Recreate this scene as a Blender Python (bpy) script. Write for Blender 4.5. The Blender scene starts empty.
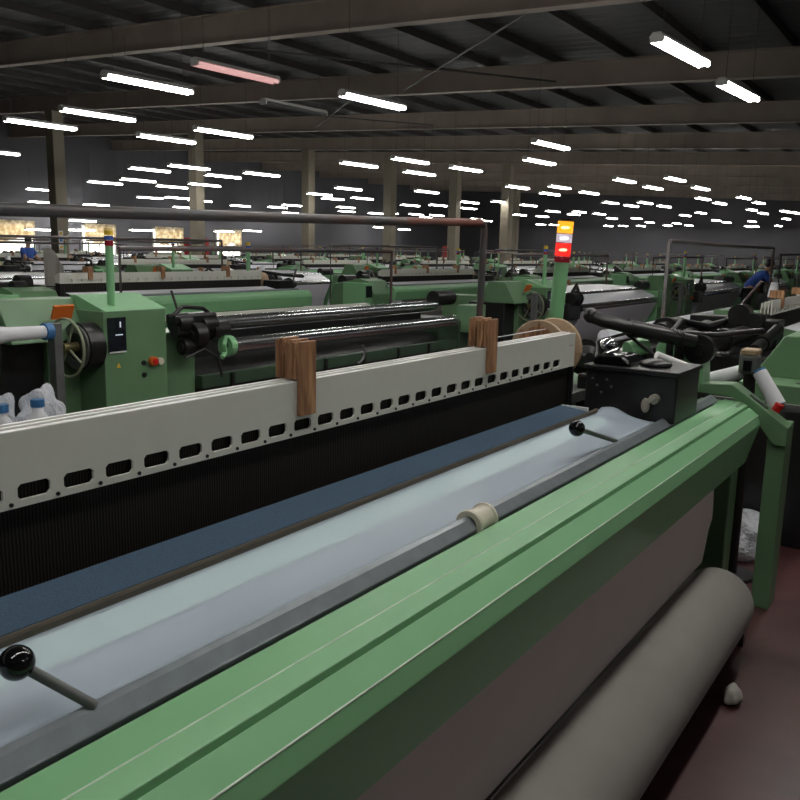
import bpy, bmesh, math, random
from mathutils import Vector, Matrix
random.seed(7)
S = bpy.context.scene
C = S.collection
PI = math.pi

# ------------------------------------------------------------------ materials
def nm(name):
    m = bpy.data.materials.new(name); m.use_nodes = True
    nt = m.node_tree
    return m, nt, nt.nodes['Principled BSDF']

def paint(name, col, rough=0.4, metal=0.0, var=0.12, scale=6.0, coat=0.0, bump=0.0, spec=0.5, stretch=None, coat_rough=0.1):
    m, nt, b = nm(name)
    tc = nt.nodes.new('ShaderNodeTexCoord')
    src = tc.outputs['Object']
    if stretch:
        mp = nt.nodes.new('ShaderNodeMapping'); mp.inputs['Scale'].default_value = stretch
        nt.links.new(src, mp.inputs['Vector']); src = mp.outputs['Vector']
    n = nt.nodes.new('ShaderNodeTexNoise')
    n.inputs['Scale'].default_value = scale; n.inputs['Detail'].default_value = 5
    nt.links.new(src, n.inputs['Vector'])
    mix = nt.nodes.new('ShaderNodeMix'); mix.data_type = 'RGBA'
    lo = [max(0, c * (1 - var)) for c in col]; hi = [min(1, c * (1 + var)) for c in col]
    mix.inputs[6].default_value = (*lo, 1); mix.inputs[7].default_value = (*hi, 1)
    nt.links.new(n.outputs['Fac'], mix.inputs[0])
    nt.links.new(mix.outputs[2], b.inputs['Base Color'])
    b.inputs['Roughness'].default_value = rough; b.inputs['Metallic'].default_value = metal
    b.inputs['Coat Weight'].default_value = coat; b.inputs['Coat Roughness'].default_value = coat_rough
    b.inputs['Specular IOR Level'].default_value = spec
    if bump:
        bp = nt.nodes.new('ShaderNodeBump'); bp.inputs['Strength'].default_value = bump; bp.inputs['Distance'].default_value = 0.004
        nt.links.new(n.outputs['Fac'], bp.inputs['Height']); nt.links.new(bp.outputs['Normal'], b.inputs['Normal'])
    return m

def emit(name, col, strength, base=(0.8, 0.8, 0.8)):
    m, nt, b = nm(name)
    n = nt.nodes.new('ShaderNodeTexNoise'); n.inputs['Scale'].default_value = 3
    b.inputs['Base Color'].default_value = (*base, 1)
    b.inputs['Emission Color'].default_value = (*col, 1)
    b.inputs['Emission Strength'].default_value = strength
    return m

def stripes(name, dark, light, scale, axis='X', rough=0.6, distort=0.6, detail=2.0, bump=0.3, width=0.5):
    m, nt, b = nm(name)
    tc = nt.nodes.new('ShaderNodeTexCoord')
    w = nt.nodes.new('ShaderNodeTexWave'); w.wave_type = 'BANDS'; w.bands_direction = axis
    w.inputs['Scale'].default_value = scale; w.inputs['Distortion'].default_value = distort; w.inputs['Detail'].default_value = detail
    nt.links.new(tc.outputs['Object'], w.inputs['Vector'])
    r = nt.nodes.new('ShaderNodeValToRGB')
    r.color_ramp.elements[0].position = width; r.color_ramp.elements[0].color = (*dark, 1)
    r.color_ramp.elements[1].position = 1.0; r.color_ramp.elements[1].color = (*light, 1)
    nt.links.new(w.outputs['Fac'], r.inputs['Fac']); nt.links.new(r.outputs['Color'], b.inputs['Base Color'])
    b.inputs['Roughness'].default_value = rough
    b.inputs['Specular IOR Level'].default_value = 0.2
    if bump:
        bp = nt.nodes.new('ShaderNodeBump'); bp.inputs['Strength'].default_value = bump; bp.inputs['Distance'].default_value = 0.002
        nt.links.new(w.outputs['Fac'], bp.inputs['Height']); nt.links.new(bp.outputs['Normal'], b.inputs['Normal'])
    return m

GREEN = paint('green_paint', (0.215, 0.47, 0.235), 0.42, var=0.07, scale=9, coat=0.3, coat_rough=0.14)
EDGE_HILITE = paint('painted_highlight', (0.55, 0.66, 0.54), 0.35, var=0.5, scale=3, stretch=(3, 1, 1))  # pale colour for the lamp highlight painted on the beam edges
GREEN_D = paint('green_paint_darker', (0.118, 0.225, 0.115), 0.42, var=0.18, scale=5)  # darker green; on the front bracket and post it stands for weaker light
GREEN_DD = paint('green_paint_very_dark', (0.035, 0.065, 0.038), 0.45, var=0.3, scale=6)  # very dark green with random mottling
GREEN_B = paint('green_paint_bluish', (0.05, 0.26, 0.15), 0.4, var=0.12)
CREAM = paint('rail_enamel', (0.65, 0.65, 0.585), 0.42, var=0.05, scale=30, spec=0.4)
ALU = paint('bare_aluminium', (0.86, 0.86, 0.85), 0.3, metal=0.15, var=0.05, scale=20, stretch=(0.3, 20, 20))
STEEL = paint('grey_steel', (0.25, 0.28, 0.30), 0.28, metal=0.3, var=0.22, scale=26, bump=0.1)
ROLLER = paint('polished_roller', (0.62, 0.64, 0.65), 0.2, metal=1.0, var=0.15, scale=3, stretch=(0.3, 4, 4))
CHROME = paint('chrome', (0.75, 0.76, 0.78), 0.12, metal=1.0, var=0.05)
BLACK = paint('black_machine_paint', (0.012, 0.012, 0.013), 0.35, var=0.5, scale=25, bump=0.15)
GLOSSB = paint('black_gloss_plastic', (0.006, 0.006, 0.007), 0.1, var=0.2)
OIL = paint('oily_dark_metal', (0.03, 0.03, 0.03), 0.32, metal=0.6, var=0.6, scale=18, bump=0.3)
GREYM = paint('cast_grey_metal', (0.14, 0.145, 0.14), 0.45, metal=0.4, var=0.35, scale=14, bump=0.2)
FABRIC = paint('white_woven_fabric', (0.74, 0.86, 1.0), 0.45, var=0.035, scale=300, stretch=(1, 1, 1), spec=0.5, coat=0.15, coat_rough=0.25)
FABRIC.node_tree.nodes['Principled BSDF'].inputs['Alpha'].default_value = 0.36
PLATE = paint('pale_table_paint', (0.80, 0.95, 0.80), 0.5, var=0.04)
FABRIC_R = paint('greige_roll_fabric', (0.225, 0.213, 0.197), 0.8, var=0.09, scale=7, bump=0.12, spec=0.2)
DROPF = paint('greige_fabric_lightened', (0.62, 0.56, 0.53), 0.8, var=0.06, scale=5, spec=0.2)  # lighter copy of the roll fabric, offsets the shade below the beam
SHEET = paint('white_warp_sheet', (0.84, 0.85, 0.92), 0.4, var=0.05, scale=40, stretch=(6, 0.4, 0.4), coat=0.7, coat_rough=0.25)
DENIM = paint('blue_speckled_felt', (0.058, 0.095, 0.142), 0.85, var=0.4, scale=260, spec=0.15)
BROWNBAR = paint('worn_brown_bar', (0.075, 0.062, 0.045), 0.55, var=0.5, scale=40, stretch=(0.4, 4, 4))
HEDDLE = stripes('heddle_wires', (0.0045, 0.004, 0.0035), (0.03, 0.024, 0.019), 48, 'X', distort=1.2, detail=3, width=0.55)
HEDDLE_F = stripes('heddle_wires_coarse', (0.01, 0.01, 0.01), (0.045, 0.04, 0.036), 9, 'X', distort=1.5)
WOOD = None
def make_wood():
    m, nt, b = nm('brown_laminate')
    tc = nt.nodes.new('ShaderNodeTexCoord'); mp = nt.nodes.new('ShaderNodeMapping'); mp.inputs['Scale'].default_value = (30, 30, 4)
    n = nt.nodes.new('ShaderNodeTexNoise'); n.inputs['Scale'].default_value = 2.2; n.inputs['Detail'].default_value = 8
    nt.links.new(tc.outputs['Object'], mp.inputs['Vector']); nt.links.new(mp.outputs['Vector'], n.inputs['Vector'])
    r = nt.nodes.new('ShaderNodeValToRGB')
    r.color_ramp.elements[0].position = 0.32; r.color_ramp.elements[0].color = (0.17, 0.075, 0.038, 1)
    r.color_ramp.elements[1].position = 0.7; r.color_ramp.elements[1].color = (0.5, 0.27, 0.135, 1)
    nt.links.new(n.outputs['Fac'], r.inputs['Fac']); nt.links.new(r.outputs['Color'], b.inputs['Base Color'])
    b.inputs['Roughness'].default_value = 0.5
    return m
WOOD = make_wood()
PALEWOOD = paint('pale_reel_wood', (0.42, 0.30, 0.19), 0.55, var=0.25, scale=12, stretch=(1, 6, 6))
PLASTW = paint('cream_plastic', (0.66, 0.62, 0.5), 0.4, var=0.05)
WHITE = paint('white_yarn', (0.78, 0.79, 0.82), 0.75, var=0.05, scale=90)
RED = paint('red_plastic', (0.55, 0.012, 0.012), 0.35)
REDP = paint('red_enamel', (0.42, 0.03, 0.03), 0.45)
ORANGE = paint('orange_plastic', (0.6, 0.14, 0.02), 0.4)
BLUEP = paint('blue_cap_plastic', (0.04, 0.16, 0.36), 0.4)
SCREEN = paint('dark_display', (0.012, 0.014, 0.02), 0.12, var=0.3)
LCD = emit('display_glyph', (0.6, 0.7, 0.9), 0.5)
WHEELP = paint('pale_wheel_enamel', (0.27, 0.30, 0.2), 0.35)
BEIGEM = paint('cast_beige_metal', (0.36, 0.33, 0.28), 0.35, metal=0.3)
BRASS = paint('dull_brass', (0.24, 0.21, 0.1), 0.4, metal=0.7, var=0.3)
PIPE = None
def make_pipe():
    m, nt, b = nm('grey_pipe_with_rust')
    tc = nt.nodes.new('ShaderNodeTexCoord'); n = nt.nodes.new('ShaderNodeTexNoise'); n.inputs['Scale'].default_value = 3.0; n.inputs['Detail'].default_value = 8
    nt.links.new(tc.outputs['Object'], n.inputs['Vector'])
    r = nt.nodes.new('ShaderNodeValToRGB')
    r.color_ramp.elements[0].position = 0.42; r.color_ramp.elements[0].color = (0.085, 0.085, 0.09, 1)
    r.color_ramp.elements[1].position = 0.72; r.color_ramp.elements[1].color = (0.12, 0.065, 0.05, 1)
    nt.links.new(n.outputs['Fac'], r.inputs['Fac']); nt.links.new(r.outputs['Color'], b.inputs['Base Color'])
    b.inputs['Roughness'].default_value = 0.45; b.inputs['Metallic'].default_value = 0.3
    return m
PIPE = make_pipe()
RUST = paint('rusty_pipe_end', (0.16, 0.06, 0.045), 0.6, var=0.4, scale=10)
L_YEL = emit('lens_yellow_lit', (1.0, 0.36, 0.015), 1.2, (0.6, 0.3, 0.03))
L_WHT = emit('lens_clear_lit', (0.75, 0.66, 0.85), 0.32, (0.5, 0.5, 0.55))
L_RED = emit('lens_red_lit', (1.0, 0.03, 0.02), 0.8, (0.5, 0.01, 0.01))
for q in (L_YEL, L_WHT, L_RED): q.node_tree.nodes['Principled BSDF'].inputs['Alpha'].default_value = 0.7
B_YEL = emit('glowing_bulb_yellow', (1.0, 0.72, 0.25), 9.0)
B_WHT = emit('glowing_bulb_white', (1.0, 0.97, 0.95), 9.0)
B_RED = emit('glowing_bulb_red', (1.0, 0.42, 0.25), 9.0)
YEL_O = paint('lens_yellow', (0.75, 0.52, 0.05), 0.25)
BLU_O = paint('lens_blue', (0.06, 0.12, 0.42), 0.25)
RED_O = paint('lens_dark_red', (0.28, 0.015, 0.03), 0.25)
ROOF = paint('roof_sheet', (0.105, 0.105, 0.112), 0.6, var=0.2, scale=1.2)
RAFTER = paint('rafter_steel_paint', (0.36, 0.30, 0.255), 0.6, var=0.2, scale=2)
PURLIN = paint('purlin_steel', (0.07, 0.066, 0.062), 0.55, var=0.2, scale=2)
WALL = paint('grey_painted_wall', (0.10, 0.10, 0.112), 0.8, var=0.12, scale=0.6)
COLUMN = paint('beige_column_paint', (0.25, 0.22, 0.165), 0.65, var=0.12, scale=1.5)
TUBE = emit('lit_fluorescent_tube', (1.0, 0.975, 0.93), 34.0)
PINKT = emit('failing_pink_tube', (1.0, 0.5, 0.48), 0.6)
DEADT = paint('unlit_tube_glass', (0.12, 0.12, 0.12), 0.3)
BATTEN = paint('white_batten', (0.6, 0.6, 0.58), 0.5, var=0.05)
WIRE = paint('thin_wire', (0.06, 0.06, 0.06), 0.5)
PANE = emit('daylit_window_pane', (1.0, 0.96, 0.88), 2.4)
CURTAIN = paint('cream_curtain', (0.62, 0.5, 0.3), 0.8, var=0.3, scale=9, stretch=(4, 1, 0.6))
def curtain_mat():
    m, nt, b = nm('backlit_cream_curtain')
    tc = nt.nodes.new('ShaderNodeTexCoord'); n = nt.nodes.new('ShaderNodeTexNoise'); n.inputs['Scale'].default_value = 5
    nt.links.new(tc.outputs['Object'], n.inputs['Vector'])
    r = nt.nodes.new('ShaderNodeValToRGB'); r.color_ramp.elements[0].color = (0.62, 0.52, 0.36, 1); r.color_ramp.elements[1].color = (0.9, 0.84, 0.7, 1)
    r.color_ramp.elements[0].position = 0.4; r.color_ramp.elements[1].position = 0.6
    nt.links.new(n.outputs['Fac'], r.inputs['Fac'])
    t = nt.nodes.new('ShaderNodeBsdfTranslucent'); d = nt.nodes.new('ShaderNodeBsdfDiffuse'); mx = nt.nodes.new('ShaderNodeMixShader'); mx.inputs[0].default_value = 0.7
    nt.links.new(r.outputs['Color'], t.inputs['Color']); nt.links.new(r.outputs['Color'], d.inputs['Color'])
    nt.links.new(d.outputs[0], mx.inputs[1]); nt.links.new(t.outputs[0], mx.inputs[2])
    nt.links.new(mx.outputs[0], nt.nodes['Material Output'].inputs['Surface'])
    return m
CURTAIN = curtain_mat()
def floor_mat():
    m, nt, b = nm('maroon_painted_floor')
    tc = nt.nodes.new('ShaderNodeTexCoord'); n = nt.nodes.new('ShaderNodeTexNoise'); n.inputs['Scale'].default_value = 2.2; n.inputs['Detail'].default_value = 9; n.inputs['Roughness'].default_value = 0.65
    nt.links.new(tc.outputs['Object'], n.inputs['Vector'])
    r = nt.nodes.new('ShaderNodeValToRGB')
    r.color_ramp.elements[0].position = 0.35; r.color_ramp.elements[0].color = (0.03, 0.008, 0.008, 1)
    r.color_ramp.elements[1].position = 0.68; r.color_ramp.elements[1].color = (0.085, 0.032, 0.033, 1)
    nt.links.new(n.outputs['Fac'], r.inputs['Fac']); nt.links.new(r.outputs['Color'], b.inputs['Base Color'])
    r2 = nt.nodes.new('ShaderNodeValToRGB'); r2.color_ramp.elements[0].color = (0.22, 0.22, 0.22, 1); r2.color_ramp.elements[1].color = (0.5, 0.5, 0.5, 1)
    nt.links.new(n.outputs['Fac'], r2.inputs['Fac']); nt.links.new(r2.outputs['Color'], b.inputs['Roughness'])
    bp = nt.nodes.new('ShaderNodeBump'); bp.inputs['Strength'].default_value = 0.15; bp.inputs['Distance'].default_value = 0.01
    nt.links.new(n.outputs['Fac'], bp.inputs['Height']); nt.links.new(bp.outputs['Normal'], b.inputs['Normal'])
    return m
FLOOR = floor_mat()
def plastic_film():
    m, nt, b = nm('clear_plastic_film')
    b.inputs['Base Color'].default_value = (0.85, 0.88, 0.95, 1); b.inputs['Roughness'].default_value = 0.18
    b.inputs['Alpha'].default_value = 0.75
    n = nt.nodes.new('ShaderNodeTexNoise'); n.inputs['Scale'].default_value = 14; n.inputs['Detail'].default_value = 6
    bp = nt.nodes.new('ShaderNodeBump'); bp.inputs['Strength'].default_value = 0.9; bp.inputs['Distance'].default_value = 0.03
    nt.links.new(n.outputs['Fac'], bp.inputs['Height']); nt.links.new(bp.outputs['Normal'], b.inputs['Normal'])
    return m
FILM = plastic_film()
SKIN = paint('skin', (0.45, 0.27, 0.19), 0.55)
HAIR = paint('black_hair', (0.012, 0.01, 0.01), 0.5)
SHIRT = paint('blue_work_shirt', (0.035, 0.1, 0.42), 0.8)
TROUS = paint('dark_trousers', (0.03, 0.032, 0.04), 0.8)
DUST = paint('tan_lint_waste', (0.30, 0.21, 0.12), 0.95, var=0.5, scale=25, bump=1.0)
PAPER = paint('white_paper', (0.75, 0.75, 0.76), 0.6)
STICK_Y = paint('yellow_sticker', (0.7, 0.45, 0.05), 0.5)
STICK_B = paint('blue_sticker', (0.07, 0.2, 0.45), 0.5)

# ------------------------------------------------------------------ mesh builder
class MB:
    def __init__(s): s.bm = bmesh.new()
    def box(s, lo, hi, rot=None, piv=None):
        c = [(a + b) / 2 for a, b in zip(lo, hi)]; d = [abs(b - a) for a, b in zip(lo, hi)]
        r = bmesh.ops.create_cube(s.bm, size=1, matrix=Matrix.Translation(c) @ Matrix.Diagonal((*d, 1)))
        if rot is not None:
            bmesh.ops.rotate(s.bm, verts=r['verts'], cent=piv or c, matrix=rot)
        return s
    def cyl(s, a, b, r, seg=16, r2=None, caps=True):
        a = Vector(a); b = Vector(b); d = b - a
        M = Matrix.Translation((a + b) / 2) @ d.to_track_quat('Z', 'Y').to_matrix().to_4x4()
        bmesh.ops.create_cone(s.bm, cap_ends=caps, segments=seg, radius1=r, radius2=r if r2 is None else r2, depth=d.length, matrix=M)
        return s
    def ball(s, c, r, seg=20, sc=(1, 1, 1)):
        bmesh.ops.create_uvsphere(s.bm, u_segments=seg, v_segments=max(6, seg // 2 + 2), radius=r, matrix=Matrix.Translation(c) @ Matrix.Diagonal((*sc, 1)))
        return s
    def prism(s, prof, x0, x1, axis='x'):
        def P(u, v, t):
            return (t, u, v) if axis == 'x' else ((u, t, v) if axis == 'y' else (u, v, t))
        A = [s.bm.verts.new(P(u, v, x0)) for u, v in prof]; B = [s.bm.verts.new(P(u, v, x1)) for u, v in prof]
        n = len(prof); fs = [s.bm.faces.new(A), s.bm.faces.new(B[::-1])]
        for i in range(n): fs.append(s.bm.faces.new((A[i], B[i], B[(i + 1) % n], A[(i + 1) % n])))
        return s
    def strip(s, prof, x0, x1, th=0.0, nx=1):        # open profile swept along x, with thickness
        n = len(prof); norm = []
        for i in range(n):
            p0 = prof[max(0, i - 1)]; p1 = prof[min(n - 1, i + 1)]
            d = Vector((p1[0] - p0[0], p1[1] - p0[1])); d.normalize(); norm.append((-d.y, d.x))
        under = [(p[0] + q[0] * th, p[1] + q[1] * th) for p, q in zip(prof, norm)]
        return s.prism(list(prof) + under[::-1], x0, x1)
    def tube(s, pts, r, seg=10):
        pts = [Vector(p) for p in pts]; rings = []
        for i, p in enumerate(pts):
            d = (pts[min(i + 1, len(pts) - 1)] - pts[max(i - 1, 0)]).normalized()
            q = d.to_track_quat('Z', 'Y')
            rr = r[i] if isinstance(r, (list, tuple)) else r
            rings.append([s.bm.verts.new(p + q @ Vector((math.cos(2 * PI * k / seg) * rr, math.sin(2 * PI * k / seg) * rr, 0))) for k in range(seg)])
        for a, b in zip(rings, rings[1:]):
            # best offset
            off = min(range(seg), key=lambda o: sum((a[k].co - b[(k + o) % seg].co).length for k in range(0, seg, 3)))
            for k in range(seg):
                s.bm.faces.new((a[k], a[(k + 1) % seg], b[(k + 1 + off) % seg], b[(k + off) % seg]))
        s.bm.faces.new(rings[0][::-1]); s.bm.faces.new(rings[-1])
        return s
    def lathe(s, prof, o, axis='x', seg=28, closed=True):  # prof: (dist along axis, radius)
        rings = []
        for t, r in prof:
            ring = []
            for k in range(seg):
                a = 2 * PI * k / seg; u, v = math.cos(a) * r, math.sin(a) * r
                p = (t, u, v) if axis == 'x' else ((u, t, v) if axis == 'y' else (u, v, t))
                ring.append(s.bm.verts.new(Vector(p) + Vector(o)))
            rings.append(ring)
        pairs = list(zip(rings, rings[1:]))
        if closed: pairs.append((rings[-1], rings[0]))
        for a, b in pairs:
            for k in range(seg): s.bm.faces.new((a[k], a[(k + 1) % seg], b[(k + 1) % seg], b[k]))
        if not closed:
            s.bm.faces.new(rings[0][::-1]); s.bm.faces.new(rings[-1])
        return s
    def ring(s, c, R, r, axis='x', seg=36, sseg=8):
        pts = [(math.cos(2 * PI * k / sseg) * r, R + math.sin(2 * PI * k / sseg) * r) for k in range(sseg)]
        return s.lathe(pts, c, axis, seg, True)
    def grid(s, fn, nu, nv):
        V = [[s.bm.verts.new(fn(i / nu, j / nv)) for j in range(nv + 1)] for i in range(nu + 1)]
        for i in range(nu):
            for j in range(nv): s.bm.faces.new((V[i][j], V[i + 1][j], V[i + 1][j + 1], V[i][j + 1]))
        return s
    def build(s, name, mat, parent=None, bevel=0.0, smooth=False, solid=0.0, label=None, kind=None, seg=2):
        bmesh.ops.recalc_face_normals(s.bm, faces=s.bm.faces)
        me = bpy.data.meshes.new(name)
        off = ORG.get(parent.name, Vector((0, 0, 0))) if parent else Vector((0, 0, 0))
        if off.length: bmesh.ops.translate(s.bm, verts=s.bm.verts, vec=-off)
        s.bm.to_mesh(me); s.bm.free()
        me.materials.append(mat)
        o = bpy.data.objects.new(name, me); C.objects.link(o)
        if parent: o.parent = parent
        ORG[o.name] = off
        if smooth:
            for p in me.polygons: p.use_smooth = True
            try: me.set_sharp_from_angle(angle=math.radians(40))
            except Exception: pass
        if solid:
            q = o.modifiers.new('solid', 'SOLIDIFY'); q.thickness = solid
        if bevel:
            q = o.modifiers.new('bevel', 'BEVEL'); q.width = bevel; q.segments = seg; q.limit_method = 'ANGLE'; q.angle_limit = math.radians(30)
        if label: o['label'] = label
        if kind: o['kind'] = kind
        return o
ORG = {}

def thing(name, loc, label, cat, group=None):
    o = bpy.data.objects.new(name, None); o.empty_display_size = 0.1; C.objects.link(o)
    o.location = loc; ORG[o.name] = Vector(loc)
    o['label'] = label; o['category'] = cat
    if group: o['group'] = group
    return o
def tag(o, label, cat, group=None):
    o['label'] = label; o['category'] = cat
    if group: o['group'] = group
    return o
def struct(name, mb, mat, **k):
    o = mb.build(name, mat, **k); o['kind'] = 'structure'; return o
KIDS = {}
def freeze(root):
    KIDS[root.name] = [(c, list(c.children)) for c in root.children]
def dup(root, loc, label, group=None, skip=(), swap=None):
    r = root.copy(); C.objects.link(r); r.location = loc; r['label'] = label
    if group: r['group'] = group
    for c, gs in KIDS[root.name]:
        base = c.name.split('.')[0]
        if base in skip: continue
        d = c.copy(); C.objects.link(d); d.parent = r
        if swap and base in swap and d.material_slots:
            d.material_slots[0].link = 'OBJECT'; d.material_slots[0].material = swap[base]
        for g in gs:
            e = g.copy(); C.objects.link(e); e.parent = d
    return r

# ------------------------------------------------------------------ shell
ROOF_Z = lambda y: 4.89 + 0.045 * y       # underside of the rafters
X0, X1, Y0, Y1 = -7.0, 67.0, -8.0, 40.0
struct('floor', MB().box((X0 - .3, Y0 - .3, -0.2), (X1 + .3, Y1 + .3, 0)), FLOOR)
m = MB()
zs = 0.72
n = 120
def corr(u, v):
    y = Y0 + (Y1 - Y0) * v; x = X0 + (X1 - X0) * u
    return (x, y, ROOF_Z(y) + zs + (0.03 if (int(u * 370) % 2) else 0.0))
m.grid(corr, 370, 4)
struct('ceiling', m, ROOF, solid=0.05)
wz = 8.5
struct('wall_far', MB().box((X0, Y1, 0), (X1, Y1 + .3, wz)), WALL)
struct('wall_near', MB().box((X0, Y0 - .3, 0), (X1, Y0, wz)), WALL)
struct('wall_left', MB().box((X0 - .3, Y0 - .3, 0), (X0, Y1 + .3, wz)), WALL)
struct('wall_right', MB().box((X1, Y0 - .3, 0), (X1 + .3, Y1 + .3, wz)), WALL)
# rafters: I sections running across, rising towards the far wall
RX = [-0.1, 5.85, 11.7, 17.65, 23.7, 29.6, 35.5, 41.4, 47.3, 53.2, 59.1]
for i, x in enumerate(RX):
    m = MB()
    for y0, y1 in [(Y0, Y1)]:
        a, b = ROOF_Z(y0), ROOF_Z(y1)
        for (w, z0, z1) in ((0.11, 0.0, 0.018), (0.006, 0.018, 0.5), (0.11, 0.5, 0.518)):
            V = [m.bm.verts.new(p) for p in ((x - w, y0, a + z0), (x + w, y0, a + z0), (x + w, y0, a + z1), (x - w, y0, a + z1), (x - w, y1, b + z0), (x + w, y1, b + z0), (x + w, y1, b + z1), (x - w, y1, b + z1))]
            for f in ((0, 1, 2, 3), (7, 6, 5, 4), (0, 4, 5, 1), (1, 5, 6, 2), (2, 6, 7, 3), (3, 7, 4, 0)): m.bm.faces.new([V[k] for k in f])
    struct('trim_%d' % (i + 1), m, RAFTER)
k = len(RX)
y = -6.4
while y < Y1 - 0.5:
    z = ROOF_Z(y) + 0.518
    struct('trim_%d' % (k + 1), MB().prism([(y - .03, z), (y + .03, z), (y + .03, z + .012), (y - .022, z + .012), (y - .022, z + .188), (y + .05, z + .188), (y + .05, z + .2), (y - .03, z + .2)], X0, X1), PURLIN)
    k += 1; y += 1.62
# diagonal wind braces under the roof
for (xa, ya, xb, yb) in ((12, 6, 17.4, 12), (12, 13, 17.4, 8), (18, 14, 23.4, 20), (18, 20.5, 23.4, 15)):
    struct('trim_%d' % (k + 1), MB().cyl((xa, ya, ROOF_Z(ya) + .08), (xb, yb, ROOF_Z(yb) + .08), .022, 8), PURLIN); k += 1
# columns
COLS = [(17.65, 27.0), (23.7, 26.6), (29.6, 25.7), (31.9, 22.7), (34.9, 21.0), (36.3, 18.9), (53.2, 27.0), (-0.1, 26.8)]
for i, (x, y) in enumerate(COLS):
    w = .22
    struct('column_%d' % (i + 1), MB().box((x - w, y - w, 0), (x + w, y + w, ROOF_Z(y) + .02)), COLUMN, bevel=0.02)
# far-wall windows with curtains
WINX = [(20.3, 24.6), (27.5, 29.5), (32.2, 34.3), (37.2, 39.2)]
for i, (a, b) in enumerate(WINX):
    fr = MB()
    for (p, q) in (((a - .08, .7), (a, 2.6)), ((b, .7), (b + .08, 2.6)), ((a, 2.52), (b, 2.6)), ((a, .7), (b, .78)), (((a + b) / 2 - .03, .78), ((a + b) / 2 + .03, 2.52)), ((a, 1.62), (b, 1.68))):
        fr.box((p[0], Y1 - .08, p[1]), (q[0], Y1 - .01, q[1]))
    f = struct('window_%d' % (i + 1), fr, BATTEN)
    MB().box((a, Y1 - .03, .78), (b, Y1 - .02, 2.52)).build('pane', PANE, f)
    nf = int((b - a) * 14)
    lowz = 1.75 if i != 1 else 1.2
    def drape(u, v, a=a, b=b, i=i):
        x = a + (b - a) * u
        zl = 1.72 + .12 * math.sin(u * 9 + i)
        return (x, Y1 - .22 + .035 * math.sin(u * nf), zl + (2.68 - zl) * v)
    c = MB().grid(drape, nf * 3, 3).build('curtain', CURTAIN, None, smooth=True, solid=0.006)
    tag(c, ['cream curtain over the wide window at the left edge', 'cream curtain over the window beside the beige column with stickers',
            'cream curtain over the window left of the red cabinet', 'cream curtain over the window right of the red cabinet'][i], 'curtain', 'curtains on the far wall windows')

# ------------------------------------------------------------------ lamps
LAMPS = [(8.52, 10.55, 4.0), (10.01, 13.88, 4.0), (10.24, 16.11, 4.0), (12.62, 22.24, 4.0), (12.96, 15.5, 4.0), (17.9, 22.28, 4.0), (17.82, 20.32, 4.0), (20.98, 28.87, 4.0), (20.63, 26.38, 4.0), (23.44, 27.8, 4.0), (22.69, 35.92, 4.0), (23.12, 25.49, 4.0), (28.54, 35.58, 4.0), (28.96, 33.95, 4.0), (12.83, 13.51, 4.0), (20.56, 21.73, 4.0), (20.48, 19.82, 4.0), (28.97, 24.49, 4.0), (31.76, 26.02, 4.0), (31.82, 24.28, 4.0), (26.67, 21.03, 4.0), (19.24, 14.8, 4.0), (18.93, 12.82, 4.0), (11.25, 8.37, 4.0), (22.06, 14.59, 4.0), (29.04, 18.83, 4.0), (21.49, 12.58, 4.0), (17.48, 8.07, 4.0), (20.46, 9.75, 4.0), (28.04, 14.2, 4.0), (28.5, 12.74, 4.0), (31.47, 14.48, 4.0), (31.38, 12.77, 4.0), (10.32, 3.15, 4.0), (13.07, 3.12, 4.0), (26.66, 9.66, 4.0), (29.7, 9.71, 4.0), (26.64, 8.03, 4.0), (30.4, 8.25, 4.0), (35.89, 9.6, 4.0), (35.67, 7.96, 4.0), (24.33, 38.5, 3.57), (26.0, 38.5, 3.49), (27.37, 38.5, 3.61), (33.27, 38.5, 3.8), (26.52, 38.5, 2.75), (24.09, 38.5, 2.22), (26.4, 38.5, 2.27), (30.23, 38.5, 2.39), (31.25, 34.83, 4.0), (35.74, 36.37, 4.0), (40.44, 38.5, 3.8), (42.48, 38.5, 3.93), (37.6, 35.09, 4.0), (36.0, 32.48, 4.0), (45.61, 38.5, 3.91), (38.45, 30.52, 4.0), (42.55, 33.7, 4.0), (36.44, 38.5, 2.52), (38.86, 38.5, 2.63), (37.45, 25.32, 4.0), (37.77, 23.75, 4.0), (50.81, 38.16, 4.0), (45.23, 33.35, 4.0), (45.37, 32.22, 4.0), (46.87, 31.19, 4.0), (51.18, 33.22, 4.0), (48.36, 30.5, 4.0), (52.77, 38.5, 3.33), (56.15, 38.5, 3.28), (35.8, 20.72, 4.0), (40.74, 23.63, 4.0), (53.83, 30.52, 4.0), (57.34, 31.57, 4.0), (35.79, 18.99, 4.0), (38.74, 18.95, 4.0), (48.31, 24.23, 4.0), (50.44, 23.66, 4.0), (44.52, 20.24, 4.0), (48.07, 20.47, 4.0), (45.27, 18.95, 4.0), (47.65, 18.68, 4.0), (37.65, 14.24, 4.0), (40.14, 14.13, 4.0), (37.99, 12.73, 4.0), (40.85, 12.74, 4.0), (53.63, 20.11, 4.0), (53.73, 18.49, 4.0), (60.24, 19.75, 4.0), (64.0, 24.28, 3.88), (64.0, 23.06, 3.88), (64.0, 21.63, 3.88), (64.0, 30.12, 3.98), (64.0, 28.9, 3.95), (39.04, 9.71, 4.0), (39.03, 8.07, 4.0), (44.61, 9.52, 4.0), (48.17, 9.68, 4.0), (46.27, 8.26, 4.0), (47.84, 8.03, 4.0), (54.95, 9.71, 4.0), (64.0, 11.78, 3.91), (64.0, 13.79, 3.87), (64.0, 13.31, 3.87), (58.59, 12.4, 4.0), (56.96, 14.29, 4.0), (60.23, 14.4, 4.0), (47.23, 12.7, 4.0), (49.99, 14.32, 4.0), (64.0, 19.62, 3.92), (62.07, 18.34, 4.0), (64.0, 18.01, 3.93)]
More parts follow.
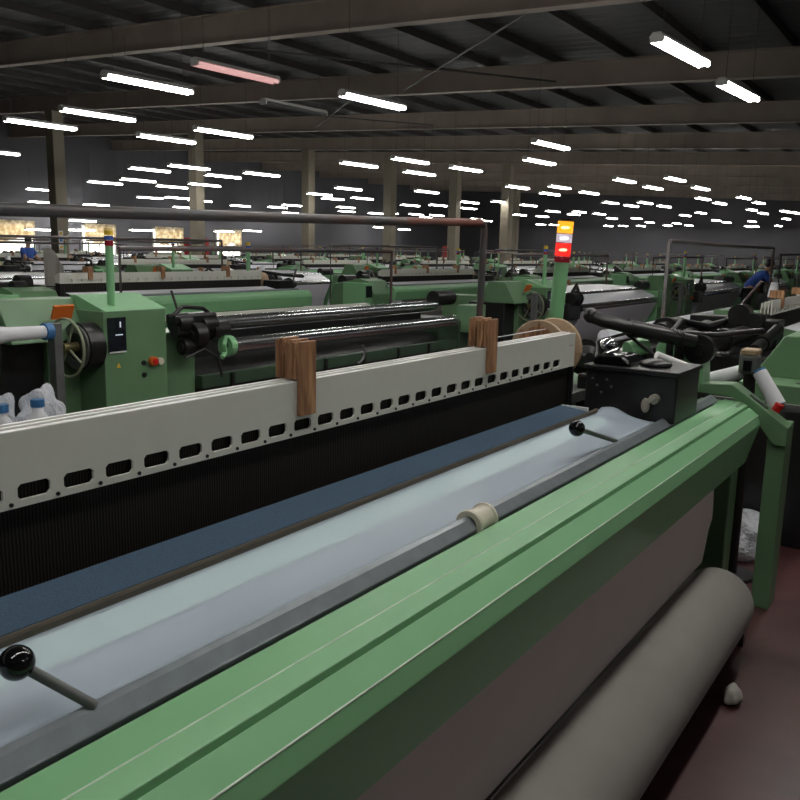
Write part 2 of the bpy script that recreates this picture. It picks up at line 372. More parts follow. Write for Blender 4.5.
def make_lamp(loc, label, tubes, group):
    t = thing('ceiling_lamp', loc, label, 'lamp', group)
    x, y, z = loc
    MB().prism([(y - .09, z + .03), (y + .09, z + .03), (y + .045, z + .085), (y - .045, z + .085)], x - .77, x + .77).build('reflector_batten', BATTEN, t)
    for s in (-1, 1):
        MB().cyl((x - .74, y + s * .055, z), (x + .74, y + s * .055, z), .027, 10).build('lamp_tube', tubes, t, smooth=True)
        MB().box((x + s * .745 - .016, y - .08, z - .02), (x + s * .745 + .016, y + .08, z + .04)).build('end_socket', BATTEN, t)
        MB().cyl((x + s * .6, y, z + .08), (x + s * .6, y, z + 1.55), .004, 5).build('hanging_wire', WIRE, t)
    freeze(t)
    return t
lamp0 = make_lamp((0, 0, 4.0), 'x', TUBE, 'lit fluorescent lamps of the hall')
YAW = math.radians(-4.5)
near_names = {0: 'long lit twin tube lamp under the first big rafter, highest of the upper left lamps',
 1: 'lit tube lamp just below and left of the highest upper left lamp', 2: 'lit tube lamp touching the left edge, above the beige column with stickers',
 3: 'lit tube lamp cut by the left edge, lowest of the large ones there', 4: 'lit tube lamp below the second lamp from the left edge',
 14: 'lit tube lamp directly below the pinkish failing tube', 23: 'large lit twin tube lamp alone in the middle of the ceiling',
 33: 'brightest large twin tube lamp at upper right, nearer of that pair', 34: 'large twin tube lamp at upper right, farther of that pair',
 27: 'lit lamp above the orange signal light, upper of two close together', 28: 'lit lamp above the orange signal light, lower of two close together',
 22: 'lit lamp of the middle ceiling, upper of the three left of the post', 21: 'lit lamp right below the large lamp alone in the middle',
 24: 'lit lamp third in the middle cluster, under its upper lamp', 26: 'lit lamp to the right of the middle cluster, above the pipe corner'}
for i, (x, y, z) in enumerate(LAMPS):
    if i in near_names: lab = near_names[i]; g = 'large near lamps'
    else:
        if y > 35: lab = 'tiny lit lamp of the last rows before the far wall'; g = 'last rows of lamps before the far wall'
        elif y > 24: lab = 'small lit lamp of the far left cluster above the window wall'; g = 'far left cluster of lamps'
        elif x < 33 and y > 11: lab = 'small lit lamp of the middle rows above the long pipe'; g = 'middle rows of lamps'
        elif x < 33: lab = 'small lit lamp of the right rows beneath the two big twin lamps'; g = 'right rows of lamps'
        elif y > 16: lab = 'tiny lit lamp far behind the orange signal light'; g = 'far lamps behind the signal light'
        else: lab = 'tiny lit lamp in the distant rows at the right, before the end wall'; g = 'distant right rows of lamps'
    o = lamp0 if i == 0 else dup(lamp0, (x, y, z), lab, g)
    o.location = (x, y, z); o['label'] = lab; o['group'] = g
    o.rotation_euler = (0, 0, YAW)
for (x, y) in ((4.8, 3.13), (6.6, 2.7), (-.9, .5), (.9, .5), (2.7, .5), (4.5, .5), (6.3, .5), (8.1, .5), (2.05, -5.0), (6.6, -5.0), (3.9, 7.5), (2.05, 8.05), (2.05, 5.0), (5.6, 5.0)):  # unseen lamps added to light the front looms, positions guessed
    o = dup(lamp0, (x, y, 4.0), 'added unseen twin tube lamp giving light around the front loom', 'added unseen lamps around the front loom'); o.rotation_euler = (0, 0, YAW)
pk = dup(lamp0, (8.93, 9.11, 4.1), 'dim pinkish failing tube lamp below the first rafter', 'x', swap={'lamp_tube': PINKT}); pk['group'] = 'failing lamps'; pk.rotation_euler = (0, 0, YAW)
dk = dup(lamp0, (11.68, 10.46, 4.1), 'dark unlit tube lamp right of the pinkish tube', 'x', swap={'lamp_tube': DEADT}); dk['group'] = 'failing lamps'; dk.rotation_euler = (0, 0, YAW)

# ------------------------------------------------------------------ shared loom pieces
def rail_mesh(x0, x1, z0, z1, y, th, xs, hw, hz0, hz1, oct_=True):
    """front rail with real openings: a plate whose holes are bridged cell by cell"""
    m = MB(); bm = m.bm
    xs = sorted(xs)
    edges = [x0] + [(a + b) / 2 for a, b in zip(xs, xs[1:])] + [x1]
    for yy in (y, y + th):
        pass
    def quad(pts, flip=False):
        f = [bm.verts.new(p) for p in pts]; bm.faces.new(f)
    for c, a, b in zip(xs, edges, edges[1:]):
        k = min(hw * .2, (hz1 - hz0) * .24)
        hole = [(c - hw + k, hz0), (c + hw - k, hz0), (c + hw, hz0 + k), (c + hw, hz1 - k), (c + hw - k, hz1), (c - hw + k, hz1), (c - hw, hz1 - k), (c - hw, hz0 + k)]
        out = [(c - hw + k, z0), (c + hw - k, z0), (b, hz0 + k), (b, hz1 - k), (c + hw - k, z1), (c - hw + k, z1), (a, hz1 - k), (a, hz0 + k)]
        corner = {1: (b, z0), 3: (b, z1), 5: (a, z1), 7: (a, z0)}
        for yy in (y, y + th):
            for i in range(8):
                j = (i + 1) % 8
                pts = [(hole[i][0], yy, hole[i][1]), (out[i][0], yy, out[i][1])]
                if i in corner: pts.append((corner[i][0], yy, corner[i][1]))
                pts += [(out[j][0], yy, out[j][1]), (hole[j][0], yy, hole[j][1])]
                quad(pts)
        for i in range(8):
            j = (i + 1) % 8
            quad([(hole[i][0], y, hole[i][1]), (hole[j][0], y, hole[j][1]), (hole[j][0], y + th, hole[j][1]), (hole[i][0], y + th, hole[i][1])])
    quad([(x0, y, z1), (x1, y, z1), (x1, y + th, z1), (x0, y + th, z1)]); quad([(x0, y, z0), (x1, y, z0), (x1, y + th, z0), (x0, y + th, z0)])
    quad([(x0, y, z0), (x0, y, z1), (x0, y + th, z1), (x0, y + th, z0)]); quad([(x1, y, z0), (x1, y, z1), (x1, y + th, z1), (x1, y + th, z0)])
    bmesh.ops.remove_doubles(bm, verts=bm.verts, dist=1e-5)
    return m

def feeder(parent, a, b, r, mat=BLACK, name='weft_feeder', tip=CHROME):
    """weft accumulator: drum body, collar and domed nose"""
    a = Vector(a); b = Vector(b); d = (b - a).normalized(); L = (b - a).length
    m = MB()
    m.cyl(a, a + d * L * .55, r, 18); m.cyl(a + d * L * .55, a + d * L * .62, r * 1.25, 18); m.cyl(a + d * L * .62, a + d * L * .9, r * .8, 18)
    m.cyl(a + d * L * .9, b, r * .8, 18, r * .3)
    return m.build(name, mat, parent, smooth=True)

def signal(parent, base, top, r, lit, name='signal_tower', scale=1.0):
    """pole with stacked lenses; lens lengths run from the top down"""
    base = Vector(base); top = Vector(top); d = (top - base).normalized(); L = (top - base).length
    lens = 0.225 * scale if lit else 0.2 * scale
    p = top - d * lens
    po = MB().cyl(base, p, r * .93, 20).build(name, GREEN, parent, smooth=True)
    secs = ([('yellow_lens', L_YEL, .30), ('clear_lens', L_WHT, .22), ('red_lens', L_RED, .33), ('dark_red_lens', RED_O, .15)] if lit else
            [('yellow_lens', YEL_O, .34), ('blue_lens', BLU_O, .3), ('red_lens', RED_O, .36)])
    q = top
    for nme, mt, fr in secs:
        e = q - d * lens * fr
        MB().cyl(e, e + d * (lens * fr - .004), r, 24).build(nme, mt, po, smooth=True)
        bm_ = {'yellow_lens': B_YEL, 'clear_lens': B_WHT, 'red_lens': B_RED}.get(nme) if lit else None
        if bm_: MB().ball((e + d * lens * fr * .45).to_tuple(), r * .5, 14, (1.1, 1.1, .38)).build('glowing_bulb', bm_, po, smooth=True)
        q = e
    MB().cyl(top, top + d * .008, r * .9, 20).build('tower_cap', BLACK if lit else YEL_O, po)
    return po

def spacer(parent, x, y0, n, pitch, z_top, z_leg, w, name='wooden_spacer', loc_label=None, body=None):
    """comb of upright laminate slats straddling the frames, the front slat hanging lower"""
    zb = body
    r = parent
    for k in range(n):
        zt = z_top - [0, .012, .002, .006, .014, .004][k % 6]
        za = z_leg if k == 0 else zb
        MB().box((x - w / 2, y0 + k * pitch, za), (x + w / 2, y0 + k * pitch + pitch * .86, zt)).build(name if not isinstance(name, tuple) else name[0], WOOD, r, bevel=.0012)

# ------------------------------------------------------------------ THE FRONT LOOM
L1 = thing('weaving_loom', (1.5, 0.8, 0), 'big green weaving loom filling the foreground with white fabric on it', 'loom')
XA, XE = -0.5, 4.0
beam = MB().prism([(.893, .984), (.822, .982), (.784, .9695), (.782, .950), (.7765, .950), (.7765, .9615), (.735, .929), (.722, .888), (.775, .694), (.86, .72), (.893, .80)], XA, XE).build('breast_beam', GREEN, L1, bevel=.002, seg=3)
MB().cyl((XA, .8222, .9806), (XE - .005, .8222, .9806), .0022, 8).build('edge_highlight', EDGE_HILITE, beam, label='pale painted lamp highlight along the edge')  # lamp highlight on the beam edge, painted as a pale strip
MB().cyl((XA, .7358, .9282), (XE - .005, .7358, .9282), .0022, 8).build('edge_highlight', EDGE_HILITE, beam, label='pale painted lamp highlight along the edge')  # second painted highlight strip, on the lower edge
# steel bar the fabric passes over
MB().prism([(.907, .972), (.934, .968), (.957, .984), (.957, .998), (.940, 1.010), (.926, 1.006), (.905, .985)], XA, 3.93).build('fabric_guide_bar', STEEL, L1, bevel=.003)
# white ring on the bar
MB().lathe([(0, .035), (.003, .0375), (.009, .0375), (.012, .034), (.014, .0325), (.072, .0325), (.074, .034), (.077, .0375), (.083, .0375), (.086, .035), (.086, .022), (0, .022)], (1.66, .930, .989), 'x', 32).build('bar_collar', PLASTW, L1, smooth=True)
# fabric
FX = 3.05
def cloth(u, v):
    x = XA + (FX + .12 * (1 - v) - XA) * u
    yy = .955 + (1.135 - .955) * v
    z = .996 + (1.043 - .996) * v
    e = max(0, (u - .975) / .025)
    z += .022 * e * e * math.exp(-((v - .78) / .25) ** 2) + .0015 * math.sin(x * 3.1 + v * 2)
    return (x, yy, z)
fab = MB().grid(cloth, 160, 14).build('fabric', FABRIC, L1, smooth=True, solid=.002, label='white taut fabric')
MB().prism([(1.058, 1.0165), (1.126, 1.034), (1.126, 1.029), (1.058, 1.0115)], XA, 2.95).build('fabric_table', PLATE, L1, label='pale plate under the fabric by the reed')
MB().box((XA, .99, .94), (2.95, 1.03, .96)).build('table_rail', OIL, L1)
# fabric dropping from under the beam to the roll
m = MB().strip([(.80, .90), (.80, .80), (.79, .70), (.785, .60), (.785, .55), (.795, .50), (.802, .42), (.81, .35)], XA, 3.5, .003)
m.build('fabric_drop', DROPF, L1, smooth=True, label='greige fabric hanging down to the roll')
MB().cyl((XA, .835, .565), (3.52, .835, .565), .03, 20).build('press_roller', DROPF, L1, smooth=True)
# temple bar and reed strip
MB().prism([(1.128, 1.030), (1.138, 1.030), (1.142, 1.052), (1.131, 1.056), (1.128, 1.05)], XA, 3.0).build('temple_bar', BROWNBAR, L1, bevel=.0015)
MB().box((XA, 1.1275, .99), (3.0, 1.14, 1.03)).build('temple_rail', BLACK, L1)
MB().prism([(1.142, 1.053), (1.25, 1.064), (1.25, 1.04), (1.142, 1.03)], XA, 2.93).build('reed_cover', DENIM, L1, label='blue speckled strip before the heddles')
MB().box((2.925, 1.142, 1.03), (2.935, 1.25, 1.066)).build('cover_end', ALU, L1)
# heddles
MB().box((XA, 1.2735, 1.0), (3.02, 1.336, 1.25)).build('heddle_screen', HEDDLE, L1, label='dark curtain of fine heddle wires')
# heald frames
hx0 = .753
hx = [hx0 + .0853 * (k - 15) for k in range(0, 41)]
fr = []
FY = [1.262, 1.2735, 1.285, 1.3035, 1.315]
for k, fy in enumerate(FY):
    zt = 1.335 - (.003, 0.004, .001, 0.0, .003)[k]
    if k == 0:
        f = rail_mesh(XA, 3.055, 1.203, zt, fy, .006, [h for h in hx if h > XA + .05], +.030, 1.2155, 1.2425).build('heald_frame', CREAM, L1)
        for h in hx:
            if h > XA + .05:
                xx = h - .0427
                MB().cyl((xx, fy - .0025, 1.2105), (xx, fy + .004, 1.2105), .0038, 8).build('rail_rivet', OIL, f)
        MB().box((3.0, fy - .001, 1.287), (3.035, fy + .002, 1.2885)).build('rail_mark', BLACK, f)
    else:
        f = MB().box((XA, fy, 1.252), (3.055, fy + .0095, zt)).build('heald_frame', CREAM, L1, bevel=.001)
    MB().box((XA, fy + .0004, zt - .002), (3.055, fy + .0091, zt + .0015)).build('frame_top_edge', ALU, f)
    MB().box((3.045, fy - .0005, .93), (3.058, fy + .0095, 1.2)).build('frame_side_stay', BLACK, f)
# levers with black ball knobs
def lever(ball, foot, r, rb):
    l = MB().tube([foot, Vector(foot).lerp(Vector(ball), .96)], r, 14).build('lever_rod', GREYM, L1, smooth=True)
    MB().ball(ball, rb, 32).build('ball_knob', GLOSSB, l, smooth=True)
lever((.548, .985, 1.088), (.625, .93, 1.008), .0078, .0235)
lever((2.385, .962, 1.103), (2.70, .944, 1.008), .008, .0255)
# end bracket, slot and red knob
br = MB().prism([(1.01, 1.005), (1.01, 1.047), (.865, 1.058), (.84, 1.045), (.605, .885), (.605, .80), (.66, .80), (.79, .955), (.86, 1.0)], 3.985, 4.10).build('beam_end_bracket', GREEN_D, L1, bevel=.004)  # darker green puts the dimmer light of this end into the colour
rot = Matrix.Rotation(math.radians(34), 3, 'X')
MB().box((4.025, .70, .972), (4.06, .80, .986), rot).build('bracket_slot', BLACK, br)
MB().cyl((4.03, .672, .952), (4.03, .656, .985), .020, 18).build('red_knob', RED, br, smooth=True)
MB().box((4.01, .61, 0), (4.17, .69, .89)).build('support_post', GREEN_D, L1, bevel=.004)  # post darkened like the bracket, for the weaker light here
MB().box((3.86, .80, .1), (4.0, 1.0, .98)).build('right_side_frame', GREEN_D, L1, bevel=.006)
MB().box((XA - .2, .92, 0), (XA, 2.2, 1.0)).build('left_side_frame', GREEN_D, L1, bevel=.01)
MB().box((3.3, 1.35, 0), (4.3, 2.1, .86)).build('drive_housing', BLACK, L1, bevel=.02)
MB().box((3.75, 1.0, .0), (3.95, 2.3, .6)).build('rear_side_frame', GREEN_D, L1, bevel=.01)
MB().box((XA, 1.0, .3), (3.6, 1.3, .5)).build('cross_beam', BLACK, L1)
# black terminal box with chrome handle
bx = MB().box((3.2, .893, .99), (3.52, 1.266, 1.178)).build('terminal_box', BLACK, L1, bevel=.006)
MB().box((3.185, .885, 1.178), (3.53, 1.274, 1.196)).build('box_lid', BLACK, bx, bevel=.003)
for k in range(5):
    MB().cyl((3.194, 1.235 - .02 * k, 1.14 - .027 * (k % 3)), (3.201, 1.235 - .02 * k, 1.14 - .027 * (k % 3)), .005, 8).build('box_screw', GREYM, bx)
hd = MB().cyl((3.17, .972, 1.085), (3.2, .972, 1.085), .02, 20).box((3.160, .948, 1.076), (3.176, 1.01, 1.094), Matrix.Rotation(math.radians(-35), 3, 'X'))
hd.ball((3.168, 1.0, 1.06), .02, 16, (.5, .9, 1.5))
hd.build('box_handle', BEIGEM, bx, smooth=True, bevel=.002)
# black shiny cover and things on the box lid
MB().prism([(1.25, 1.195), (1.09, 1.195), (1.09, 1.212), (1.13, 1.235), (1.24, 1.232)], 3.22, 3.42).build('glossy_cover', GLOSSB, L1, bevel=.008)
MB().ball((3.40, 1.255, 1.262), .035, 20, (1.1, 1.0, .8)).build('chrome_cap', CHROME, L1, smooth=True)
MB().ball((3.33, 1.02, 1.205), .06, 24, (1.0, 1.05, .38)).build('rubber_grip', BLACK, L1, smooth=True)
MB().cyl((3.50, 1.075, 1.222), (3.62, .945, 1.160), .017, 18).build('silver_tube', ALU, L1, smooth=True)
# weft insertion gear behind the box
MB().tube([(3.7, 1.456, 1.352), (3.7, 1.40, 1.335), (3.78, 1.2, 1.29), (3.95, 1.04, 1.25)], .03, 14).build('rapier_arm', BLACK, L1, smooth=True)
MB().ball((3.7, 1.458, 1.356), .036, 18).build('arm_roller', BLACK, L1, smooth=True)
m = MB()
pts = []
for k in range(265):
    t = k / 264; c = Vector((3.745, 1.29, 1.309)).lerp(Vector((3.90, 1.085, 1.262)), t); a = t * 2 * PI * 22
    pts.append(c + Vector((math.sin(a) * .02, math.sin(a) * .02, math.cos(a) * .034)))
m.tube(pts, .0055, 6).build('coil_spring', OIL, L1, smooth=True)
MB().tube([(3.95, 1.12, 1.28), (4.1, .98, 1.27), (4.3, .93, 1.27), (4.5, .85, 1.275)], .016, 10).build('control_rod', BLACK, L1, smooth=True)
feeder(L1, (3.95, 1.62, 1.12), (3.62, 1.42, 1.17), .07, BLACK)
feeder(L1, (4.15, 1.42, 1.12), (3.84, 1.24, 1.16), .06, OIL)
feeder(L1, (4.0, 1.85, 1.05), (3.66, 1.68, 1.08), .075, BLACK)
MB().cyl((3.78, 1.30, 1.20), (3.86, 1.24, 1.22), .04, 20).build('green_pulley', GREEN, L1, smooth=True)
MB().prism([(1.24, 1.0), (1.24, 1.20), (1.19, 1.27), (1.02, 1.27), (1.0, 1.0)], 4.02, 4.16).build('gear_guard', GREEN, L1, bevel=.006)
MB().cyl((4.0, 1.03, 1.205), (4.05, 1.03, 1.205), .07, 28).cyl((3.98, 1.03, 1.205), (4.0, 1.03, 1.205), .03, 16).build('gear_disc', OIL, L1, smooth=True)
MB().box((3.95, 1.10, 1.08), (4.02, 1.13, 1.25)).box((3.95, 1.15, 1.1), (4.01, 1.17, 1.28)).build('guard_strut', BLACK, L1, bevel=.003)
MB().box((3.55, 1.30, .86), (3.75, 1.45, 1.10)).build('gearbox', OIL, L1, bevel=.015)
MB().tube([(3.45, 1.32, 1.16), (3.6, 1.38, 1.25), (3.75, 1.30, 1.28), (3.82, 1.18, 1.18)], .008, 8).build('air_hose', BLACK, L1, smooth=True)
MB().tube([(3.5, 1.30, 1.2), (3.58, 1.28, 1.215), (3.66, 1.33, 1.24)], .018, 10).build('chrome_elbow', CHROME, L1, smooth=True)
MB().box((3.1, 1.40, .98), (3.75, 1.5, 1.03)).build('bracket_bar', GREYM, L1, bevel=.003)
MB().box((3.2, 1.5, .86), (4.4, 2.0, 1.0)).build('rear_cover', GREEN_D, L1, bevel=.01)
signal(L1, (4.3, 1.915, .98), (4.3, 1.872, 1.818), .043, True)
# pipe frame over the back
pf = MB().tube([(-1.2, 2.5, 1.665), (1.4, 2.5, 1.736), (3.8, 2.5, 1.792), (4.46, 2.5, 1.815), (4.505, 2.5, 1.806), (4.52, 2.5, 1.77), (4.50, 2.5, 1.3), (4.49, 2.5, .0)], .0215, 16).build('pipe_frame', PIPE, L1, smooth=True)
MB().tube([(3.65, 2.5, 1.789), (4.46, 2.5, 1.815)], .0222, 16).build('rusty_sleeve', RUST, pf, smooth=True)
MB().cyl((-1.2, 2.5, 0), (-1.2, 2.5, 1.665), .0215, 14).build('frame_post', PIPE, pf, smooth=True)
MB().cyl((XA, 2.1, .55), (3.6, 2.1, .55), .32, 32).build('warp_beam', SHEET, L1, smooth=True)
MB().cyl((XA, 1.95, .93), (3.6, 1.95, .93), .05, 20).build('back_rest_roller', OIL, L1, smooth=True)

# cloth roll in front
roll = thing('cloth_roll', (1.5, .725, .07), 'large greige fabric roll low in front of the green breast beam', 'fabric roll')
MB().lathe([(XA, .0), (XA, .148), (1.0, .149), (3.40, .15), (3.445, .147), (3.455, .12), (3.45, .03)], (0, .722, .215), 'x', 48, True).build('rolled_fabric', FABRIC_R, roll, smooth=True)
MB().cyl((3.44, .722, .215), (3.62, .722, .215), .03, 20).build('roll_axle', OIL, roll, smooth=True)
for s in (-.45, 3.56):
    MB().box((s - .02, .62, 0), (s + .02, .82, .19)).build('axle_cradle', OIL, roll)

# wooden spacers on the frames
for (x, lab) in ((1.4425, 'brown laminate spacer nearer the camera on the heald frames'), (2.352, 'brown laminate spacer farther along the heald frames, before the rusty post')):
    t = thing('wooden_spacer', (x, 1.29, 1.25), lab, 'spacer', 'wooden spacers on the front loom')
    zz = [1.427, 1.424, 1.430, 1.423, 1.432, 1.428]
    for k, yy in enumerate((1.250, 1.262, 1.2755, 1.287, 1.305, 1.318)):
        MB().box((x - .0285, yy + .0006, 1.252 if k == 0 else 1.337), (x + .0285, yy + .011, zz[k])).build('slat', WOOD, t, bevel=.0015)

# reel of yarn behind the frames
t = thing('yarn_reel', (3.45, 1.52, 1.03), 'wooden yarn reel standing behind the right end of heald frames', 'reel')
for xx in (3.27, 3.43):
    d = MB().lathe([(0, .03), (0, .13), (.004, .134), (.014, .134), (.018, .13), (.018, .03)], (xx, 1.52, 1.222), 'x', 40).build('reel_flange', PALEWOOD, t, smooth=True)
    if xx < 3.3:
        for k in range(8):
            a = k * PI / 4
            MB().box((xx - .004, 1.515, 1.24), (xx + .001, 1.525, 1.345), Matrix.Rotation(a, 3, 'X'), (xx, 1.52, 1.222)).build('flange_spoke', WOOD, d)
        MB().lathe([(-.003, .03), (-.003, .105), (.001, .105), (.001, .03)], (xx, 1.52, 1.222), 'x', 36).build('flange_face', WOOD, d, smooth=True)
MB().cyl((3.285, 1.52, 1.222), (3.435, 1.52, 1.222), .085, 32).build('wound_yarn', WHITE, t, smooth=True)
MB().tube([(3.33, 1.50, 1.315), (3.1, 1.46, 1.325), (2.75, 1.40, 1.335), (2.46, 1.37, 1.342)], .0022, 6).build('yarn_end', WHITE, t, smooth=True)
MB().box((3.29, 1.49, 1.03), (3.41, 1.55, 1.085)).build('reel_stand', GREYM, t)

# weft cones beyond the bracket
for a, b, lab in (((4.36, .905, 1.075), (4.30, 1.06, 1.015), 'white weft yarn cone lying left of the dark yarn brake'),
                  ((4.32, .81, 1.085), (4.28, .705, .935), 'white weft yarn tube slanting down beside the red knob')):
    t = thing('yarn_cone', ((a[0] + b[0]) / 2, (a[1] + b[1]) / 2, min(a[2], b[2]) - .04), lab, 'yarn cone', 'white yarn cones by the bracket')
    a, b = Vector(a), Vector(b); d = (b - a).normalized()
    MB().cyl(a, b, .034, 22, .040).build('wound_yarn', WHITE, t, smooth=True)
    MB().cyl(b, b + d * .02, .026, 18).build('cone_core', BLACK, t, smooth=True)
    MB().cyl(a - d * .012, a, .03, 18).build('cone_tip', BLUEP, t, smooth=True)
t = thing('yarn_brake', (4.34, .86, .0), 'dark yarn brake motor on a stand between two white cones', 'yarn brake')
MB().box((4.30, .82, 1.07), (4.40, .91, 1.17)).build('brake_body', GREYM, t, bevel=.015)
MB().box((4.295, .825, 1.165), (4.405, .905, 1.195)).build('brake_cap', PALEWOOD, t, bevel=.008)
MB().box((4.285, .845, 1.09), (4.302, .885, 1.14)).build('brake_window', GLOSSB, t, bevel=.003)
MB().cyl((4.35, .86, 0), (4.35, .86, 1.08), .03, 14).build('stand_post', BLACK, t, smooth=True)
MB().cyl((4.35, .86, 0), (4.35, .86, .02), .12, 20).build('stand_foot', BLACK, t)
for a, b in (((4.36, .905, 1.06), (4.34, .88, 1.08)), ((4.33, .835, 1.06), (4.34, .85, 1.08))):
    MB().cyl(a, b, .012, 8).build('cone_pin', BLACK, t)

# lint waste under the beam end and a crumpled bag on the floor
def lump(name, c, r, mat, label, cat, sc=(1, 1, 1), seed=1, amp=.3, sub=4):
    bm = bmesh.new(); bmesh.ops.create_icosphere(bm, subdivisions=sub, radius=1.0)
    rr = random.Random(seed); dirs = [(Vector((rr.uniform(-1, 1), rr.uniform(-1, 1), rr.uniform(-1, 1))).normalized(), rr.uniform(2, 7), rr.uniform(0, 6)) for _ in range(14)]
    for v in bm.verts:
        k = sum(math.sin(v.co.dot(d) * f + p) for d, f, p in dirs) / 14
        co = v.co * (1 + amp * k * 2)
        v.co = Vector((co.x * r * sc[0], co.y * r * sc[1], max(co.z * r * sc[2], -r * sc[2] * .8))) + Vector(c)
    m = MB(); m.bm.free(); m.bm = bm
    return tag(m.build(name, mat, None, smooth=True), label, cat)
lump('lint_heap', (4.2, 1.0, .30), .12, DUST, 'tan lint waste heaped under the right end of the beam', 'lint', (.9, 1.0, 2.55), 3, .35)
lump('plastic_sack', (4.75, .9, .12), .15, FILM, 'crumpled clear plastic sack on the floor beyond the post', 'plastic bag', (1.2, 1.2, 1), 5, .35)
lump('cloth_scrap', (3.05, .55, .026), .034, FABRIC_R, 'small white scrap on the floor under the roll end', 'scrap', (1.5, 1.0, 1.0), 9, .3, 3)

# ------------------------------------------------------------------ generic loom seen from its back
def stack_light(parent, p0, p1, r): return signal(parent, p0, p1, r, False, scale=.56 * r / .03)

def rear_loom(o, special):
    ox, oy = o
    t = thing('weaving_loom', (ox + 2, oy + 1, 0), 'x', 'loom', 'green looms of the weaving hall')
    def P(x, y, z): return (ox + x, oy + y, z)
    def bxx(lo, hi): return MB().box(P(*lo), P(*hi))
    L = 3.75
    # control cabinet with sloped lid, screen, button
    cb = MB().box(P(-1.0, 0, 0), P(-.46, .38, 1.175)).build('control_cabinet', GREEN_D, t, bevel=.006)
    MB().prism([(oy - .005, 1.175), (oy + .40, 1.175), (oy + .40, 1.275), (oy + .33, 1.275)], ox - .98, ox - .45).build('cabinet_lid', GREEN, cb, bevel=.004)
    bxx((-1.0 + .03, -.008, .885), (-.82, .002, 1.13)).build('display_screen', SCREEN, cb, bevel=.002)
    bxx((-.873, -.0095, 1.06), (-.862, -.0075, 1.10)).build('display_glyph', LCD, cb)
    bxx((-.91, -.0095, 1.005), (-.85, -.0075, 1.012)).build('display_line', LCD, cb)
    bxx((-.965, -.012, .882), (-.825, -.006, .892)).build('screen_sill', ALU, cb)
    MB().cyl(P(-.60, -.035, .795), P(-.60, 0, .795), .034, 18).build('stop_button', ORANGE, cb, smooth=True)
    MB().cyl(P(-.595, -.045, .795), P(-.595, -.034, .795), .022, 16).build('button_cap', RED, cb, smooth=True)
    MB().cyl(P(-.535, -.03, .79), P(-.535, 0, .79), .026, 16).build('white_knob', PLASTW, cb, smooth=True)
    for z in (.79, .70): MB().cyl(P(-.675, -.012, z), P(-.675, 0, z), .018, 12).build('push_button', BLACK, cb)
    MB().prism([(ox - .91, .775), (ox - .89, .81), (ox - .87, .775)], oy - .004, oy + .001, 'y').build('warning_sticker', STICK_Y, cb)
    stack_light(t, P(-.84, .12, 1.17), P(-.84, .12, 1.735), .03)
    # handwheel + brake drum on the left flank
    wz, wy = .93, .14
    wh = MB().ring(P(-1.2, wy, wz), .2, .0095, 'x').build('hand_wheel', WHEELP, t, smooth=True)
    for k in range(4):
        a = .5 + k * PI / 2
        MB().cyl(P(-1.19, wy, wz), P(-1.2, wy + math.cos(a) * .2, wz + math.sin(a) * .2), .008, 8).build('wheel_spoke', WHEELP, wh, smooth=True)
    MB().cyl(P(-1.23, wy, wz), P(-1.12, wy, wz), .035, 18).build('wheel_hub', BRASS, wh, smooth=True)
    dr = MB().cyl(P(-1.12, wy, wz), P(-1.0, wy, wz), .17, 32).build('brake_drum', OIL, t, smooth=True)
    MB().lathe([(0, .10), (0, .155), (.02, .155), (.02, .10)], P(-1.135, wy, wz), 'x', 32).build('drum_ring', GREYM, dr, smooth=True)
    MB().prism([(oy + .2, .97), (oy + .72, .97), (oy + .75, 1.0), (oy + .6, 1.25), (oy + .36, 1.25), (oy + .24, 1.05)], ox - 1.55, ox - .95).build('left_housing', GREEN_D, t, bevel=.008)
    MB().box(P(-1.24, .3, 0), P(-.95, .9, .975)).build('wheel_housing', GREEN_D, t, bevel=.008)
    MB().box(P(-1.55, .35, 0), P(-1.245, .9, .97)).build('dark_undercarriage', BLACK, t, bevel=.01)
    MB().box(P(-1.25, .19, 1.12), P(-1.1, .21, 1.22), Matrix.Rotation(math.radians(25), 3, 'X')).build('orange_label', ORANGE, t)
    bxx((-1.40, -.04, .0), (-1.34, .04, 1.12)).build('bearing_post', GREYM, t, bevel=.004)
    # side frames, rollers, warp
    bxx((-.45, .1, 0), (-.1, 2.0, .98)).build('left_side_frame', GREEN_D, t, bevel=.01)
    bxx((L + .1, .0, 0), (L + .5, 2.0, .84 if special == 0 else 1.0)).build('right_side_frame', GREEN_DD if special == 0 else GREEN, t, bevel=.01)
    if special == 0: bxx((-.1, .55, .6), (L + .1, .58, .90)).build('dark_back_panel', BLACK, t)
    bxx((L + .12, -.15, .7), (L + .45, .05, 1.02)).build('right_roller_bracket', GREEN_D, t, bevel=.01)
    for (yy, zz, r) in ((.30, 1.0, .058), (.0, .845, .062)):
        MB().cyl(P(.15, yy, zz), P(L, yy, zz), r, 28).build('back_rest_roller', ROLLER, t, smooth=True)
    MB().cyl(P(.05, .62, .97), P(L, .62, .97), .04, 20).build('guide_roller', ROLLER, t, smooth=True)
    if special == 0:
        bxx((-.1, .02, .52), (L + .2, .1, .62)).build('cross_beam', GREEN_DD, t, bevel=.004)
        for k in range(6):
            bxx((.2 + .6 * k, .0, .3), (.23 + .6 * k, .03, .62)).build('beam_rib', OIL, t)
        bxx((-.1, .1, .3), (L + .2, .16, .38)).build('lower_beam', GREEN_DD, t, bevel=.004)
        MB().cyl(P(0, .45, .45), P(L, .45, .45), .25, 30).build('warp_beam', OIL, t, smooth=True)
        # bracket hook with spring, gear cluster
        MB().lathe([(0, .04), (0, .085), (.06, .085), (.06, .04)], P(.12, -.01, .845), 'x', 24).build('roller_collar', GREEN, t, smooth=True)
        MB().tube([P(.1, -.04, .93), P(.06, -.06, .87), P(.08, -.05, .80), P(.02, -.08, .77)], .02, 8).build('green_hook', GREEN, t, smooth=True)
